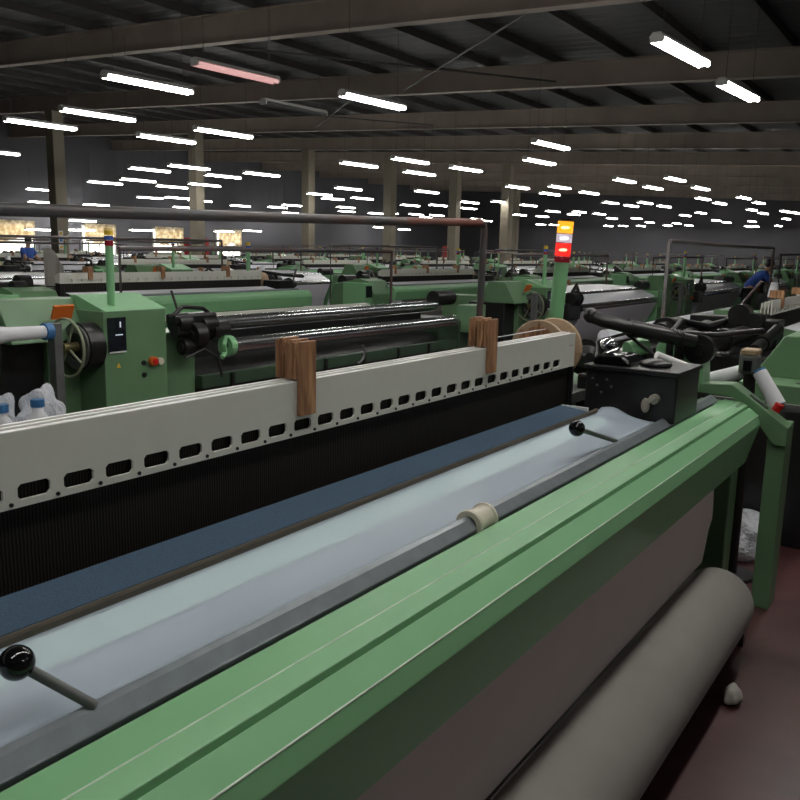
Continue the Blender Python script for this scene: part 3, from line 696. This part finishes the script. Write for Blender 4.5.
        m = MB().cyl(P(-.4, -.02, 1.0), P(.12, -.02, .98), .05, 18).cyl(P(-.05, -.02, .985), P(.0, -.02, .985), .075, 22)
        m.build('drive_shaft', OIL, t, smooth=True)
        for k, (x, y, z, r, l) in enumerate(((-.38, .0, 1.05, .085, .12), (-.28, -.06, .96, .10, .10), (-.15, -.02, 1.03, .07, .14), (.02, .0, .99, .06, .12), (-.36, -.05, .88, .06, .2))):
            MB().cyl(P(x, y, z), P(x + l, y, z), r, 22).cyl(P(x - .015, y, z), P(x, y, z), r * .5, 14).build('drive_gear', OIL, t, smooth=True)
        MB().box(P(-.42, -.06, 1.05), P(.0, .06, 1.13)).build('gear_cover', BLACK, t, bevel=.02)
        MB().tube([P(-.42, 0, 1.1), P(-.3, .0, 1.18), P(-.1, 0, 1.16), P(.05, .02, 1.08)], .016, 10).build('oil_pipe', OIL, t, smooth=True)
        MB().tube([P(-.35, -.08, .8), P(-.2, -.12, .86), P(-.05, -.1, .78), P(.0, -.1, .62)], .012, 8).build('rubber_hose', BLACK, t, smooth=True)
        MB().tube([P(-.30, .05, 1.14), P(-.36, .05, 1.3)], .01, 8).build('thin_lever', PIPE, t)
        m = MB()
        pts = [Vector(P(1.75, -.1, .55)) + Vector((.12 * math.sin(a), 0, .1 * (1 - math.cos(a)))) for a in [i * .16 for i in range(16)]]
        m.tube(pts, .012, 8).build('bent_hook', GREYM, t, smooth=True)
    else:
        # white warp sheet over the roller and down to the beam
        MB().strip([(oy + 1.1, 1.09), (oy + .35, 1.062), (oy + .02, .93), (oy - .06, .86), (oy - .055, .82), (oy + .2, .3)], ox + .2, ox + L - .05, .004).build('warp_sheet', SHEET, t, smooth=True)
        MB().cyl(P(0, .45, .4), P(L, .45, .4), .27, 30).build('warp_beam', SHEET, t, smooth=True)
        bxx((-.1, -.04, .2), (L + .2, .02, .27)).build('cross_beam', OIL, t)
        feeder(t, P(-.30, -.05, 1.0), P(.08, -.05, 1.0), .09, BLACK, 'drive_gear')
        MB().box(P(-.42, -.1, .7), P(.0, .08, .93)).build('gear_cover', BLACK, t, bevel=.02)
        MB().tube([P(-.3, -.05, 1.05), P(-.1, -.05, 1.2), P(.1, 0, 1.1)], .025, 8).build('rubber_hose', BLACK, t, smooth=True)
    dz = -.12 if special == 0 else 0
    MB().box(P(0, 1.25, .8), P(L, 1.33, 1.0 + dz)).build('heddle_screen', HEDDLE_F, t)
    for k in range(2):
        MB().box(P(0, 1.26 + .05 * k, 1.0 + dz), P(L, 1.27 + .05 * k, 1.1 + dz)).build('heald_frame', CREAM, t)
    for xx in ((.9, 2.7) if special else ()):
        MB().box(P(xx - .03, 1.24, 1.0), P(xx + .03, 1.34, 1.17)).build('spacer', WOOD, t)
    MB().tube([P(-.1, 1.0, .9), P(-.1, 1.0, 1.60), P(L + .1, 1.0, 1.62), P(L + .1, 1.0, .9)], .02, 8).build('pipe_frame', PIPE, t, smooth=True)
    # motor and dark gear at the right
    MB().cyl(P(L + .05, .35, 1.08), P(L + .45, .35, 1.08), .09, 20).build('drive_motor', OIL, t, smooth=True)
    freeze(t)
    return t

def front_loom(o):
    ox, oy = o
    t = thing('weaving_loom', (ox + 2, oy + 1, 0), 'x', 'loom', 'green looms of the weaving hall')
    def P(x, y, z): return (ox + x, oy + y, z)
    def bxx(lo, hi): return MB().box(P(*lo), P(*hi))
    L = 3.45
    MB().prism([(oy + .173, .984), (oy + .1, .982), (oy + .058, .965), (oy + .015, .929), (oy, .888), (oy + .015, .74), (oy + .173, .74)], ox - .3, ox + L + .6).build('breast_beam', GREEN, t, bevel=.004)
    MB().cyl(P(-.3, .21, .99), P(L + .5, .21, .99), .02, 12).build('fabric_guide_bar', STEEL, t, smooth=True)
    MB().strip([(oy + .42, 1.043), (oy + .22, 1.008)], ox, ox + L, .003).build('fabric', SHEET, t)
    MB().strip([(oy + .06, .76), (oy + .05, .5), (oy + .1, .3)], ox, ox + L, .003).build('fabric_drop', FABRIC_R, t)
    MB().cyl(P(-.05, .02, .24), P(L + .05, .02, .24), .15, 28).build('cloth_roll', FABRIC_R, t, smooth=True)
    bxx((0, .54, .98), (L, .62, 1.15)).build('heddle_screen', HEDDLE_F, t)
    xs = [.12 + .14 * k for k in range(24)]
    f = rail_mesh(ox, ox + L, 1.145, 1.275, oy + .525, .01, [ox + x for x in xs], .05, 1.162, 1.20).build('heald_frame', CREAM, t)
    for k in range(3):
        bxx((0, .55 + .03 * k, 1.15), (L, .56 + .03 * k, 1.27 - .012 * k)).build('heald_frame', CREAM, t, bevel=.001)
    for xx in (.42, 1.55, 2.75):
        MB().box(P(xx - .03, .505, 1.19), P(xx + .03, .525, 1.35)).box(P(xx - .03, .525, 1.28), P(xx + .03, .63, 1.35)).build('spacer', WOOD, t)
    # right end: cabinet, feeders, tower
    bxx((L + .15, .15, 0), (L + .55, 1.9, .95)).build('right_side_frame', GREEN_D, t, bevel=.01)
    bxx((L + .12, .25, .95), (L + .42, .6, 1.13)).build('terminal_box', BLACK, t, bevel=.01)
    feeder(t, P(L + .8, .9, 1.1), P(L + .4, .75, 1.16), .07)
    feeder(t, P(L + .9, .65, 1.05), P(L + .55, .55, 1.1), .06, OIL)
    MB().tube([P(L + .3, .8, 1.25), P(L + .6, .6, 1.2), P(L + .9, .45, 1.18)], .025, 8).build('rapier_arm', BLACK, t, smooth=True)
    MB().cyl(P(L + .12, .75, 1.12), P(L + .28, .75, 1.12), .12, 24).build('yarn_reel', PALEWOOD, t, smooth=True)
    for k, (x, y, z) in enumerate(((L + .75, .95, 1.02), (L + .98, .8, 1.0), (L + .8, 1.3, 1.12))):
        MB().cyl(P(x, y, z), P(x + .02, y, z + .2), .075, 16, .045).build('yarn_cone', WHITE, t, smooth=True)
    bxx((L + .6, .6, .0), (L + 1.08, 1.4, .95)).build('yarn_creel', BLACK, t, bevel=.01)
    MB().box(P(L + .55, 1.2, .95), P(L + .9, 1.35, 1.1)).box(P(L + .6, .5, .9), P(L + .75, .62, 1.08)).build('gearbox', OIL, t, bevel=.015)
    MB().tube([P(L + .45, .3, 1.0), P(L + .6, .35, 1.3), P(L + .8, .5, 1.32), P(L + .95, .7, 1.15)], .012, 8).build('air_hose', BLACK, t, smooth=True)
    MB().tube([P(.9, 1.1, 1.0), P(.6, .75, 1.42)], .014, 6).build('thin_lever', PIPE, t)
    bxx((-.1, .62, 1.0), (.06, 1.2, 1.12)).build('end_block', OIL, t, bevel=.01)
    for k, (x, y, z, r) in enumerate(((-.6, .55, 1.12, .07), (-.45, .7, 1.16, .09), (-.3, .45, 1.05, .06))):
        MB().cyl(P(x, y, z), P(x + .16, y, z), r, 18).build('drive_gear', OIL, t, smooth=True)
    stack_light(t, P(L + .35, 1.15, .9), P(L + .35, 1.15, 1.70), .036)
    # left end
    MB().prism([(oy + .15, 0), (oy + .15, .85), (oy + .3, 1.08), (oy + .5, 1.12), (oy + 1.1, 1.0), (oy + 1.3, 0)], ox - .75, ox - .2).build('left_housing', GREEN_D, t, bevel=.01)
    cb = bxx((-.95, .2, 0), (-.72, .7, 1.05)).build('control_cabinet', GREEN, t, bevel=.006)
    bxx((-.93, .19, .8), (-.76, .202, 1.0)).build('display_screen', SCREEN, cb)
    MB().cyl(P(-.6, 1.0, 1.05), P(-.25, 1.0, 1.05), .11, 18).build('drive_motor', OIL, t, smooth=True)
    MB().cyl(P(0, 1.5, .5), P(L, 1.5, .5), .35, 28).build('warp_beam', SHEET, t, smooth=True)
    MB().tube([P(-.15, 1.65, .6), P(-.15, 1.65, 1.70), P(L + .25, 1.65, 1.72), P(L + .25, 1.65, .6)], .02, 8).build('pipe_frame', PIPE, t, smooth=True)
    freeze(t)
    return t

# second loom, straight behind the front one
R0 = rear_loom((4.5, 4.9), 0)
R0['label'] = 'green loom with handwheel, dark display and bare shiny steel rollers'
R1 = rear_loom((11.4, 4.75), 1)
R1['label'] = 'green loom with a bright white warp sheet right behind the lit signal light'
RR = [R1]
words = ['first', 'second', 'third', 'fourth', 'fifth', 'sixth', 'seventh', 'eighth', 'ninth', 'tenth']
rowname = ['nearest', 'second', 'third', 'fourth', 'fifth']
def vis(x, y):      # inside the wedge the photograph shows
    return y / max(x + 5.5, .1) < 1.95 and x > .30 * y - 7
R2 = dup(R1, (18.1 + 2, 4.75 + 1, 0), 'green loom with a white warp sheet behind the thin dark pipe frame', 'green looms of the weaving hall')
for j, yy in enumerate((4.75, 12.6, 20.4, 28.2, 35.4)):
    cnt = 0
    for i in range(9):
        x = 4.6 + 6.65 * i + (0, .3, .9, .4, .7)[j] - (6.65 if j == 0 else 0)
        if x > 58 or not vis(x, yy): continue
        if j == 0 and i < 4 and i != 0: continue
        cnt += 1
        if j == 0 and i == 0:
            dup(R1, (-2.85 + 2, 4.9 + 1, 0), 'loom at the left edge whose white yarn shows beside the handwheel', 'green looms of the weaving hall', skip=('pipe_frame', 'signal_tower')); continue
        n = cnt + 2 if j == 0 else cnt
        lab = 'green loom with white warp sheet, %s such row, %s from the left' % (rowname[j], words[n - 1])
        dup(R1, (x + 2, yy + 1, 0), lab, 'green looms of the weaving hall')
F0 = front_loom((5.9, 8.55))
F0['label'] = 'green loom with pale slotted heald rail and brown spacers behind the handwheel loom'
for j, yy in enumerate((.9, 8.55, 16.4, 24.2, 31.6)):
    cnt = 1 if j == 1 else 0
    for i in range(9):
        x = (7.85, 12.55, 6.0, 6.3, 5.7)[j] + 6.65 * i
        if x > 58 or not vis(x, yy): continue
        cnt += 1
        lab = 'green loom with pale heald rail, %s such row, %s from the left' % (rowname[j], words[cnt - 1])
        if j == 0 and i == 0: lab = 'green loom at the right edge with brown spacers and a thin pipe frame'
        o = dup(F0, (x + 2, yy + 1, 0), lab, 'green looms of the weaving hall', skip=('pipe_frame', 'left_housing', 'control_cabinet', 'signal_tower', 'drive_motor') if j == 0 and i == 0 else ())
        if j == 0 and i == 0: RL = o
# own extra parts of the right-edge loom
ORG[RL.name] = Vector(RL.location)
MB().prism([(1.2, .5), (1.16, .79), (.925, 1.163), (.3, 1.19), (.3, .5)], 5.6, 6.4).build('sloping_cover', GREEN_D, RL, bevel=.008)
lg = MB().box((5.25, .62, .76), (5.6, 1.1, .90)).build('mounting_ledge', GREEN_D, RL, bevel=.006)
for (x, y) in ((5.4, .95), (5.4, .78)): MB().cyl((x, y, .897), (x, y, .902), .025, 16).build('ledge_hole', BLACK, lg)
MB().box((5.0, .55, .80), (5.03, 1.2, .83)).build('flat_rail', GREYM, RL)
MB().box((5.25, .4, 0), (6.4, 1.3, .5)).build('base_frame', BLACK, RL, bevel=.01)
MB().box((5.3, .7, .5), (5.5, 1.0, .77)).build('ledge_leg', GREEN_D, RL)
MB().box((5.0, .6, .0), (5.2, 1.2, .80)).build('dark_panel', BLACK, RL, bevel=.01)
MB().tube([(7.85, 2.38, .3), (7.87, 2.38, 1.75), (7.90, 2.38, 1.78), (9.5, 2.38, 1.772), (12.6, 2.35, 1.78), (12.62, 2.35, 1.76), (12.62, 2.35, .3)], .019, 10).build('pipe_frame', PIPE, RL, smooth=True)
MB().box((6.9, 1.2, .3), (7.8, 2.3, .88)).build('gear_cover', BLACK, RL, bevel=.03)
for (a, b, r) in (((6.9, 1.9, .95), (7.6, 1.9, 1.0), .09), ((6.6, 1.6, .98), (7.2, 1.5, 1.02), .07), ((7.2, 2.2, .95), (7.75, 2.2, .98), .11), ((6.9, 1.35, .92), (7.5, 1.3, 1.05), .05)):
    MB().cyl(a, b, r, 20).cyl(Vector(a).lerp(Vector(b), .3), Vector(a).lerp(Vector(b), .4), r * 1.3, 20).build('drive_gear', OIL, RL, smooth=True)
MB().tube([(6.5, 2.0, .9), (6.8, 1.9, 1.12), (7.2, 1.8, 1.06), (7.7, 1.7, 1.1)], .03, 10).build('rapier_arm', BLACK, RL, smooth=True)
MB().box((7.5, 1.3, .88), (7.8, 1.75, 1.12)).build('terminal_box', BLACK, RL, bevel=.01)

# white yarn roll on the post left of the handwheel
t = thing('yarn_roll', (2.0, 4.88, .55), 'white tapered yarn roll at the left edge beside the grey post', 'yarn roll')
MB().lathe([(0, .02), (0, .07), (1.25, .07), (1.4, .045), (1.66, .04), (1.66, .02)], (1.4, 4.88, 1.07), 'x', 24).build('wound_yarn', WHITE, t, smooth=True)
MB().cyl((3.04, 4.88, 1.07), (3.09, 4.88, 1.07), .055, 20).build('roll_cap', BLUEP, t, smooth=True)
MB().cyl((1.3, 4.88, 1.07), (3.096, 4.88, 1.07), .018, 10).build('roll_axle', OIL, t, smooth=True)
MB().box((1.28, 4.83, 0), (1.34, 4.93, 1.1)).build('axle_post', GREYM, t)

# long white cloth bar on stands behind the front loom at right
t = thing('cloth_bar', (10, 2.95, 0), 'long white fabric roll on stands behind the lit signal light', 'fabric roll')
MB().cyl((8.0, 3.0, .82), (14.2, 3.0, .82), .07, 22).build('rolled_fabric', SHEET, t, smooth=True)
for x in (8.1, 14.1): MB().box((x - .04, 2.9, 0), (x + .04, 3.1, .76)).build('roll_stand', OIL, t)

# bags and jugs on a crate behind the heald frames at left
t = thing('storage_crate', (2.35, 4.1, 0), 'low grey crate behind the heald frames at the left edge', 'crate')
MB().box((1.7, 3.9, .03), (2.75, 4.35, .53)).build('crate_body', GREYM, t, bevel=.02)
for x in (1.8, 2.65): MB().box((x - .05, 3.92, 0), (x + .05, 4.33, .03)).build('crate_foot', BLACK, t)
def bag(c, r, lab, seed, sc): lump('plastic_bag', c, r * .97, FILM, lab, 'plastic bag', sc, seed, .5, 4)['group'] = 'plastic bags on the crate'
bag((2.595, 4.22, .68), .14, 'crumpled clear plastic bag rightmost on the crate', 21, (.95, .8, 1.2))
bag((2.355, 4.24, .68), .12, 'crumpled clear plastic bag between the two blue capped jugs', 22, (.78, .8, 1.25))
bag((2.11, 4.22, .68), .14, 'crumpled clear plastic bag leftmost with a pointed tip', 23, (.75, .8, 1.3))
for x, lab in ((2.245, 'white jug with blue cap nearer the left edge'), (2.445, 'white jug with blue cap right of its twin')):
    t = thing('plastic_jug', (x, 4.02, .53), lab, 'jug', 'blue capped jugs')
    MB().lathe([(0, 0), (0, .07), (.16, .07), (.22, .03), (.25, .03), (.25, 0)], (x, 4.02, .53), 'z', 20).build('jug_body', PLASTW if False else WHITE, t, smooth=True)
    MB().cyl((x, 4.02, .775), (x, 4.02, .815), .036, 16).build('jug_cap', BLUEP, t, smooth=True)

# column signs, red cabinets, hanging white sheet
for k, (mt, lab) in enumerate(((STICK_Y, 'upper yellow safety sticker on the beige column'), (STICK_B, 'blue safety sticker on the beige column'), (STICK_Y, 'lower yellow safety sticker on the beige column'))):
    z = 1.95 - .24 * k
    s = MB().box((17.45, 26.765, z - .09), (17.63, 26.785, z + .09)).build('safety_sticker', PAPER)
    tag(s, lab, 'sticker', 'column stickers')
    MB().box((17.48, 26.76, z - .05), (17.60, 26.766, z + .05)).build('sticker_emblem', mt, s)
for (x, y, lab) in ((24.3, 27.35, 'red fire cabinet at the column between two windows'), (44.4, 27.0, 'red fire cabinet by the far column behind the pipe corner')):
    t = thing('fire_cabinet', (x, y, 0), lab, 'fire cabinet', 'red fire cabinets')
    MB().box((x - .55, y - .16, .05), (x + .55, y + .16, 1.95)).build('cabinet_body', REDP, t, bevel=.02)
    MB().box((x - .48, y - .18, .2), (x + .48, y - .16, 1.85)).build('cabinet_door', REDP, t, bevel=.01)
    MB().box((x - .25, y - .19, 1.0), (x + .25, y - .18, 1.5)).build('door_pane', SCREEN, t)
    MB().cyl((x + .1, y, 1.95), (x + .1, y, 3.3), .06, 12).build('riser_pipe', REDP, t, smooth=True)
    MB().box((x - .5, y - .14, 0), (x + .5, y + .14, .05)).build('cabinet_plinth', BLACK, t)
def hang(u, v): return (6.0 + .28 * u, 9.55 + .03 * math.sin(u * 9), .85 + (.72 - .35 * max(0, u - .35)) * v)
tag(MB().grid(hang, 14, 10).build('plastic_sheet', FABRIC_R, None, smooth=True, solid=.004), 'pale plastic sheet draped upright left of the slotted heald rail', 'plastic sheet')

# ------------------------------------------------------------------ people
def skin_body(name, joints, edges, mat, parent, root=0):
    me = bpy.data.meshes.new(name); me.from_pydata([j[0] for j in joints], edges, []); me.update()
    o = bpy.data.objects.new(name, me); C.objects.link(o)
    md = o.modifiers.new('skin', 'SKIN'); md.use_smooth_shade = True
    for v, j in zip(me.skin_vertices[0].data, joints): v.radius = (j[1], j[1] * (j[2] if len(j) > 2 else 1))
    me.skin_vertices[0].data[root].use_root = True
    o.modifiers.new('sub', 'SUBSURF').levels = 1; o.modifiers['sub'].render_levels = 2
    me.materials.append(mat); o.parent = parent
    return o
def person(loc, rz, label, bend):
    t = thing('person', loc, label, 'person'); t.rotation_euler = (0, 0, rz)
    hip = Vector((0, 0, .92))
    up = Vector((0, -math.sin(bend), math.cos(bend)))
    side = Vector((1, 0, 0))
    ch = hip + up * .38; nk = hip + up * .56; hd = nk + (up * .6 + Vector((0, -.3, .5))).normalized() * .17
    J = [(hip, .135), (hip + up * .18, .125), (ch, .15), (nk, .06), (hd - Vector((0, 0, .03)), .08), (hd + Vector((0, 0, .07)), .085)]
    E = [(0, 1), (1, 2), (2, 3), (3, 4), (4, 5)]
    for s in (-1, 1):
        b = len(J); sh = nk - up * .07 + side * s * .19
        el = sh + Vector((s * .05, -.12 - .1 * bend, -.25)); wr = el + Vector((-s * .05, -.22, -.06 - .05 * bend)); ha = wr + Vector((0, -.09, -.02))
        J += [(sh, .07), (el, .048), (wr, .034), (ha, .036)]; E += [(2, b), (b, b + 1), (b + 1, b + 2), (b + 2, b + 3)]
        for f in range(5):
            q = len(J); fx = (f - 2) * .018
            J += [(ha + Vector((fx * 1.4, -.05 + abs(f - 2) * .008, -.01)), .009), (ha + Vector((fx * 1.6, -.085 + abs(f - 2) * .012, -.03)), .008)]; E += [(b + 3, q), (q, q + 1)]
        b = len(J); hp = hip + Vector((s * .095, 0, -.08)); kn = Vector((s * .10, -.03, .50)); an = Vector((s * .10, .02, .09)); to = Vector((s * .11, -.14, .035))
        J += [(hp, .095), (kn, .062), (an, .045), (to, .035)]; E += [(0, b), (b, b + 1), (b + 1, b + 2), (b + 2, b + 3)]
    skin_body('body', J, E, SKIN, t)
    # shirt and trousers as loose shells round the body
    K = [(hip - Vector((0, 0, .06)), .155), (hip + up * .18, .15), (ch, .172), (nk - up * .05, .10)]; E2 = [(0, 1), (1, 2), (2, 3)]
    for s in (-1, 1):
        b = len(K); sh = nk - up * .07 + side * s * .19; el = sh + Vector((s * .05, -.12 - .1 * bend, -.25)) * .75
        K += [(sh, .088), (el, .07)]; E2 += [(2, b), (b, b + 1)]
    skin_body('shirt', K, E2, SHIRT, t)
    K = [(hip, .148)]; E2 = []
    for s in (-1, 1):
        b = len(K)
        K += [(hip + Vector((s * .095, 0, -.08)), .108), (Vector((s * .10, -.03, .50)), .078), (Vector((s * .10, .02, .10)), .062)]; E2 += [(0, b), (b, b + 1), (b + 1, b + 2)]
    skin_body('trousers', K, E2, TROUS, t)
    MB().ball((hd + Vector((0, .02, .055))).to_tuple(), .108, 16, (.92, 1.0, 1.0)).build('hair', HAIR, None, smooth=True).parent = t
    for s in (-1, 1):
        MB().ball((hd + Vector((s * .032, -.083, .02))).to_tuple(), .010, 8).build('eye', HAIR, None).parent = t
    MB().cyl((hd + Vector((0, -.08, .0))).to_tuple(), (hd + Vector((0, -.115, -.02))).to_tuple(), .008, 8, .014).build('nose', SKIN, None).parent = t
    return t
person((14.15, 23.4, 0), math.radians(15), 'person in blue shirt standing behind a loom by the left window', .12)
person((37.6, 27.0, 0), math.radians(60), 'person in blue shirt far off near the middle column, leaning over', .5)
person((20.9, 4.4, 0), math.radians(25), 'person in bright blue shirt bending over a loom at the right', .75)

# ------------------------------------------------------------------ world, camera, output look
w = bpy.data.worlds.new('World'); S.world = w; w.use_nodes = True
w.node_tree.nodes['Background'].inputs['Color'].default_value = (.5, .6, .75, 1); w.node_tree.nodes['Background'].inputs['Strength'].default_value = 0.05
cam = bpy.data.cameras.new('camera'); co = bpy.data.objects.new('camera', cam); C.objects.link(co); S.camera = co
r = Vector((0.568835, -0.822149, 0.022317)); u = Vector((0.135531, 0.120467, 0.983422)); f = Vector((0.811208, 0.55638, -0.179953))
M = Matrix((r, u, -f)).transposed().to_4x4(); M.translation = (0, 0, 1.64); co.matrix_world = M
cam.sensor_width = 36; cam.lens = 36 * 820 / 800; cam.clip_start = .02; cam.clip_end = 300
vs = S.view_settings; vs.view_transform = 'Standard'; vs.look = 'None'; vs.exposure = 0.0; vs.gamma = 1.0; vs.use_curve_mapping = False
S.cycles.use_denoising = True; S.cycles.max_bounces = 8; S.cycles.diffuse_bounces = 4; S.cycles.glossy_bounces = 4; S.cycles.sample_clamp_indirect = 6
